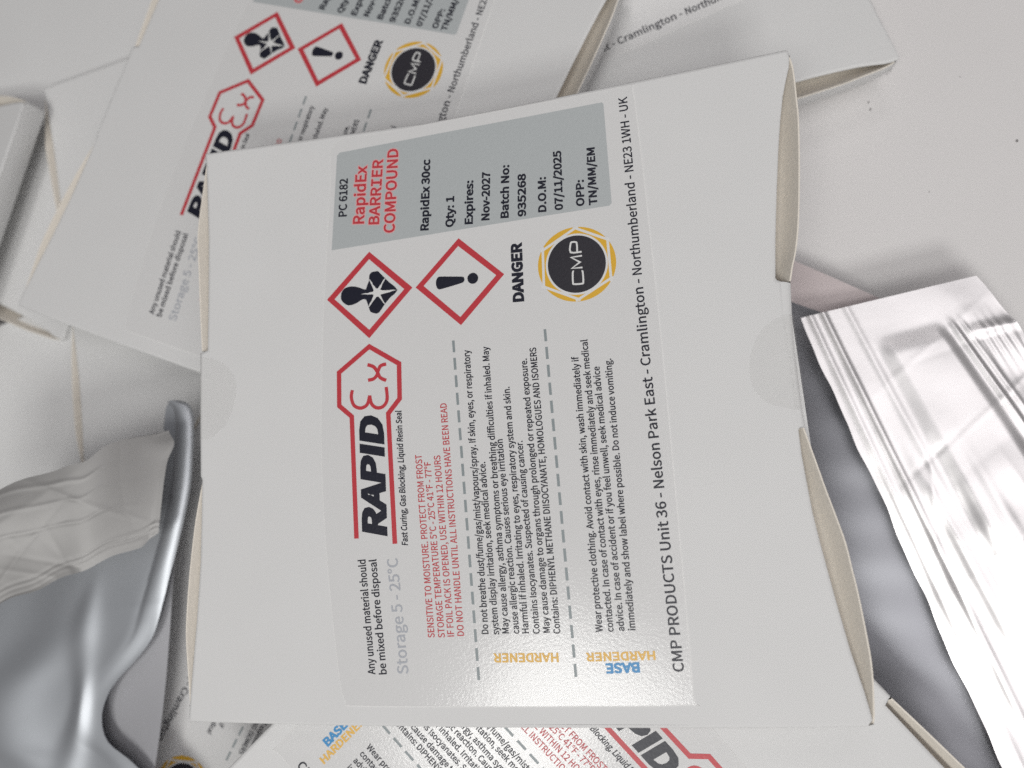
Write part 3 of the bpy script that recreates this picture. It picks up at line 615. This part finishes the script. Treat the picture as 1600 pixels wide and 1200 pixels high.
LABELLED = [
    'labelled white carton tilted to the right, partly showing behind the top carton',
    'white carton behind the heap showing only part of its address line and one table corner',
    'labelled white carton just under the front edge of the top carton, its print running downwards',
    'labelled white carton lowest in the heap, mostly buried beside the silver foil at the front',
]
for pose, lab in zip(POSES, LABELLED):
    c = copy_tree(carton, skip=('seal_sticker',))
    place(c, pose)
    tag(c, lab, 'carton', GROUP)
BLANK = [
    'plain white carton leaning up with one sharp corner pointing over the bare table',
    'plain white carton with a curved white end, tucked below the leaning carton',
    'plain white carton in shade above the matte grey pouch, left of a raw card edge',
    'plain white carton flat under the tilted labelled carton, in front of the foil roll',
]
for pose, lab in zip(POSES2, BLANK):
    c = copy_tree(carton, skip=('product_label', 'seal_sticker'))
    place(c, pose)
    tag(c, lab, 'carton', GROUP)

# ------------------------------------------------------------------ foil pouches


def lerp(a, b, t):
    return tuple(x + (y - x) * t for x, y in zip(a, b))


def bell(x, c, w):
    return math.exp(-((x - c) / w) ** 2)


def step(x, a, b):
    t = min(1, max(0, (x - a) / (b - a)))
    return t * t * (3 - 2 * t)


def waves(seed, n, fmin, fmax):
    r = random.Random(seed)
    W = [(r.uniform(0, math.tau), r.uniform(fmin, fmax), r.uniform(0, math.tau)) for _ in range(n)]

    def f(x, y):
        s = 0
        for a, k, p in W:
            s += math.sin((x * math.cos(a) + y * math.sin(a)) * k + p) / k
        return s
    return f


def creases(seed, n, box, amp):
    """sharp little fold lines: (centre, direction, length, width, height)"""
    r = random.Random(seed)
    K = []
    for _ in range(n):
        a = r.uniform(0, math.pi)
        K.append((r.uniform(*box[0]), r.uniform(*box[1]), math.cos(a), math.sin(a), r.uniform(5, 22), r.uniform(.5, 1.3), r.uniform(-1, 1) * amp))

    def f(x, y):
        s = 0
        for cx, cy, ca, sa, L, w, h in K:
            u = (x - cx) * ca + (y - cy) * sa
            v = -(x - cx) * sa + (y - cy) * ca
            if abs(u) < 3 * L and abs(v) < 6 * w:
                s += h * math.exp(-(u / L) ** 2) / (1 + (v / w) ** 2)
        return s
    return f


def sheet(point, nu, nv, mat, thick=0.16, lower=None, seal=None):
    """closed thin pouch: upper skin from point(u, v), lower skin below it"""
    g = Mesh()
    up = [[point(i / nu, j / nv) for i in range(nu + 1)] for j in range(nv + 1)]
    lower = lower or (lambda u, v, p: (p[0], p[1], p[2] - thick))
    lo = [[lower(i / nu, j / nv, up[j][i]) for i in range(nu + 1)] for j in range(nv + 1)]
    if seal:
        k = int(seal[0] * nv)
        g.strip([r[::-1] for r in up[:k + 1]], seal[1])
        up_rest = up[k:]
    else:
        up_rest = up
    g.strip([r[::-1] for r in up_rest], mat)
    g.strip(lo, mat)
    ring = lambda A: A[0] + [r[-1] for r in A[1:]] + A[-1][-2::-1] + [r[0] for r in A[-2:0:-1]]
    g.strip([ring(lo), ring(up)], mat, closed=True)
    return g


def quad(Q, u, v):
    return lerp(lerp(Q[0], Q[1], u), lerp(Q[2], Q[3], u), v)


PG = 'foil pouches among the cartons'

# bright pouch on the right
w1, c1 = waves(5, 9, 0.10, 0.45), creases(11, 46, ((35, 150), (-110, 30)), 0.55)
w1e = waves(8, 4, 0.25, 0.6)


def bright(u, v):
    x, y, z = quad(R1, u, v)
    e = w1e(x, y) * (1 - step(u, 0.0, 0.05)) * 0.05 + w1e(y, x) * step(u, 0.95, 1.0) * 0.15
    x += e
    h = 0
    for c, w, a in ((0.060, 0.018, .40), (0.135, 0.018, .62), (0.270, 0.020, .26)):
        h += a * bell(u, c, w)
    low = step(v, 0.25, 0.55)
    h += low * 0.62 * (1.5 * bell(u, 0.20 + 0.05 * v, 0.030) + 1.2 * bell(u, 0.33 + 0.04 * math.sin(5 * v), 0.035) + 0.9 * bell(u, 0.47 - 0.05 * v, 0.03))
    # contents: a raised block with rounded rim, starting below the seal
    k = step(u, 0.30, 0.40) * (1 - step(u, 0.64, 0.71)) * step(v, 0.075, 0.125)
    h += 1.0 * k
    h += 0.6 * bell(u, 0.735, 0.017) * step(v, 0.07, 0.12) + 0.35 * bell(u, 0.785, 0.014) * step(v, 0.07, 0.12)
    h += 2.6 * math.sin(math.pi * min(1, max(0, u))) * step(v, 0.05, 0.6)
    side = step(u, 0.76, 0.84)
    h += side * (0.7 * bell(v, 0.125 + 0.03 * (u - .9), 0.012) + 0.4 * math.sin(u * 160 + v * 30) * bell(v, 0.17, 0.05) * 0.25)
    calm = 0.25 + 0.75 * step(v, 0.22, 0.5) + 0.5 * side
    h += (w1(x, y) * 0.05 + c1(x, y) * 0.75) * calm * (0.3 + 0.7 * step(v, 0.05, 0.12))
    return x, y, z + h * 0.8


g = sheet(bright, 170, 190, 'pearl_foil', 0.3)
o = g.build('foil_pouch')
tag(o, 'bright pearly ribbed foil pouch lying to the right of the top carton', 'pouch', PG)

# grey pouch between the cartons and the bright one
w2 = waves(21, 6, 0.03, 0.12)
w2s = waves(31, 6, 0.2, 0.6)


def shaded(u, v):
    x, y, z = quad(R2, u, v)
    band = 1 - step(v, 0.06, 0.085)
    h = 3.2 * math.sin(math.pi * u) * step(v, 0.07, 0.4) + w2(x, y) * 0.009 * (1 - band) + w2s(x, y) * 0.015
    h += 0.25 * bell(v, 0.085, 0.012)
    return x, y, z + h


o = sheet(shaded, 90, 130, 'silver_foil', 0.2, seal=(0.085, 'pink_film')).build('foil_pouch')
tag(o, 'smooth dark grey foil pouch half hidden between the top carton and the bright pouch', 'pouch', PG)

# matte pouch at the left edge
w3, c3 = waves(41, 8, 0.05, 0.2), creases(43, 40, ((-200, -95), (-50, 10)), 0.42)


def matte(u, v):
    x, y, z = quad(L1, u, v)
    x += 1.2 * bell(v, 0.15, 0.1) * step(u, .9, 1) - 3.0 * (1 - step(v, 0.0, 0.12)) * step(u, .9, 1) * 0.4
    y += 0.8 * math.sin(u * 17) * (1 - v) + 0.4 * math.sin(u * 31 + 1) * v - 1.6 * bell(u, 0.74, 0.05) * (1 - v)
    h = 2.5 * math.sin(math.pi * v) * (1 - 0.5 * u) + w3(x, y) * 0.07 + c3(x, y) * 0.62
    h += 0.14 * bell(v, 0.90, 0.016) + 0.12 * bell(v, 0.95, 0.012)
    for a, s in ((0.30, .10), (0.52, .14), (0.12, .12)):
        h += s * bell(v - 0.35 * (u - .6), a, 0.02) * step(u, .2, .5) * (1 - step(u, .8, .97))
    h -= 5.5 * step(u, 0.62, 1.0) ** 2
    return x, y, z + h


def matte_low(u, v, p):
    return (p[0] + 2.2 * (u - .5) * step(u, .5, 1), p[1] - 1.3 * step(v, .9, 1) * step(u, .2, .8) * (1 - step(u, .93, .97)), p[2] - 0.5)


o = sheet(matte, 120, 90, 'matte_film', 0.4, matte_low).build('foil_pouch')
tag(o, 'matte grey creased pouch at the left edge, resting over the shiny rolled foil', 'pouch', PG)

# shiny rolled pouch below it
w4, c4 = waves(51, 7, 0.05, 0.17), creases(57, 48, ((-150, -95), (-95, -10)), 0.5)


def along(L, v):
    t = v * (len(L) - 1)
    i = min(int(t), len(L) - 2)
    return lerp(L[i], L[i + 1], t - i)


SL, SR = smooth(L2L, 4), smooth(L2R, 4)


def shiny(u, v):
    a, b = along(SL, v), along(SR, v)
    x, y, z = lerp(a, b, u)
    wd = max(b[0] - a[0], 1)
    d = (1 - u) * wd                                   # distance from the rolled edge
    roll = 2.1 * (math.sqrt(max(0, 1 - ((d - 3.2) / 3.4) ** 2)) if abs(d - 3.2) < 3.4 else 0)
    roll *= (1 - step(v, 0.30, 0.62))
    fade = step(v, 0.25, 0.6)
    h = roll + fade * (RIDGE[4] * step(v, 0.40, 0.57) * (0.75 + 0.25 * math.sin(y * 0.19 + 1)) * bell((x - RIDGE[0]) * RIDGE[3] - (y - RIDGE[1]) * RIDGE[2], 1.0 * math.sin(y * 0.13), 3.4 + 0.9 * math.sin(y * 0.17 + 2)) + 1.6 * bell(d, 34, 12) - 0.12 * (1 - step(d, 0, 6)))
    h += w4(x, y) * 0.045 * step(d, 0.5, 10) * fade + c4(x, y) * fade
    return x, y, z + h


o = sheet(shiny, 130, 150, 'mirror_foil', 0.2).build('foil_pouch')
tag(o, 'shiny silver foil pouch with a rolled edge and glossy folds at the lower left', 'pouch', PG)

# flat foil beneath the roll
w5 = waves(61, 6, 0.04, 0.15)


def under(u, v):
    x, y, z = quad(L3, u, v)
    return x, y, z + 1.6 * math.sin(math.pi * u) + w5(x, y) * 0.04


o = sheet(under, 70, 90, 'satin_foil', 0.2).build('foil_pouch')
tag(o, 'flat dull foil pouch beneath the rolled foil, along the left side of the top carton', 'pouch', PG)
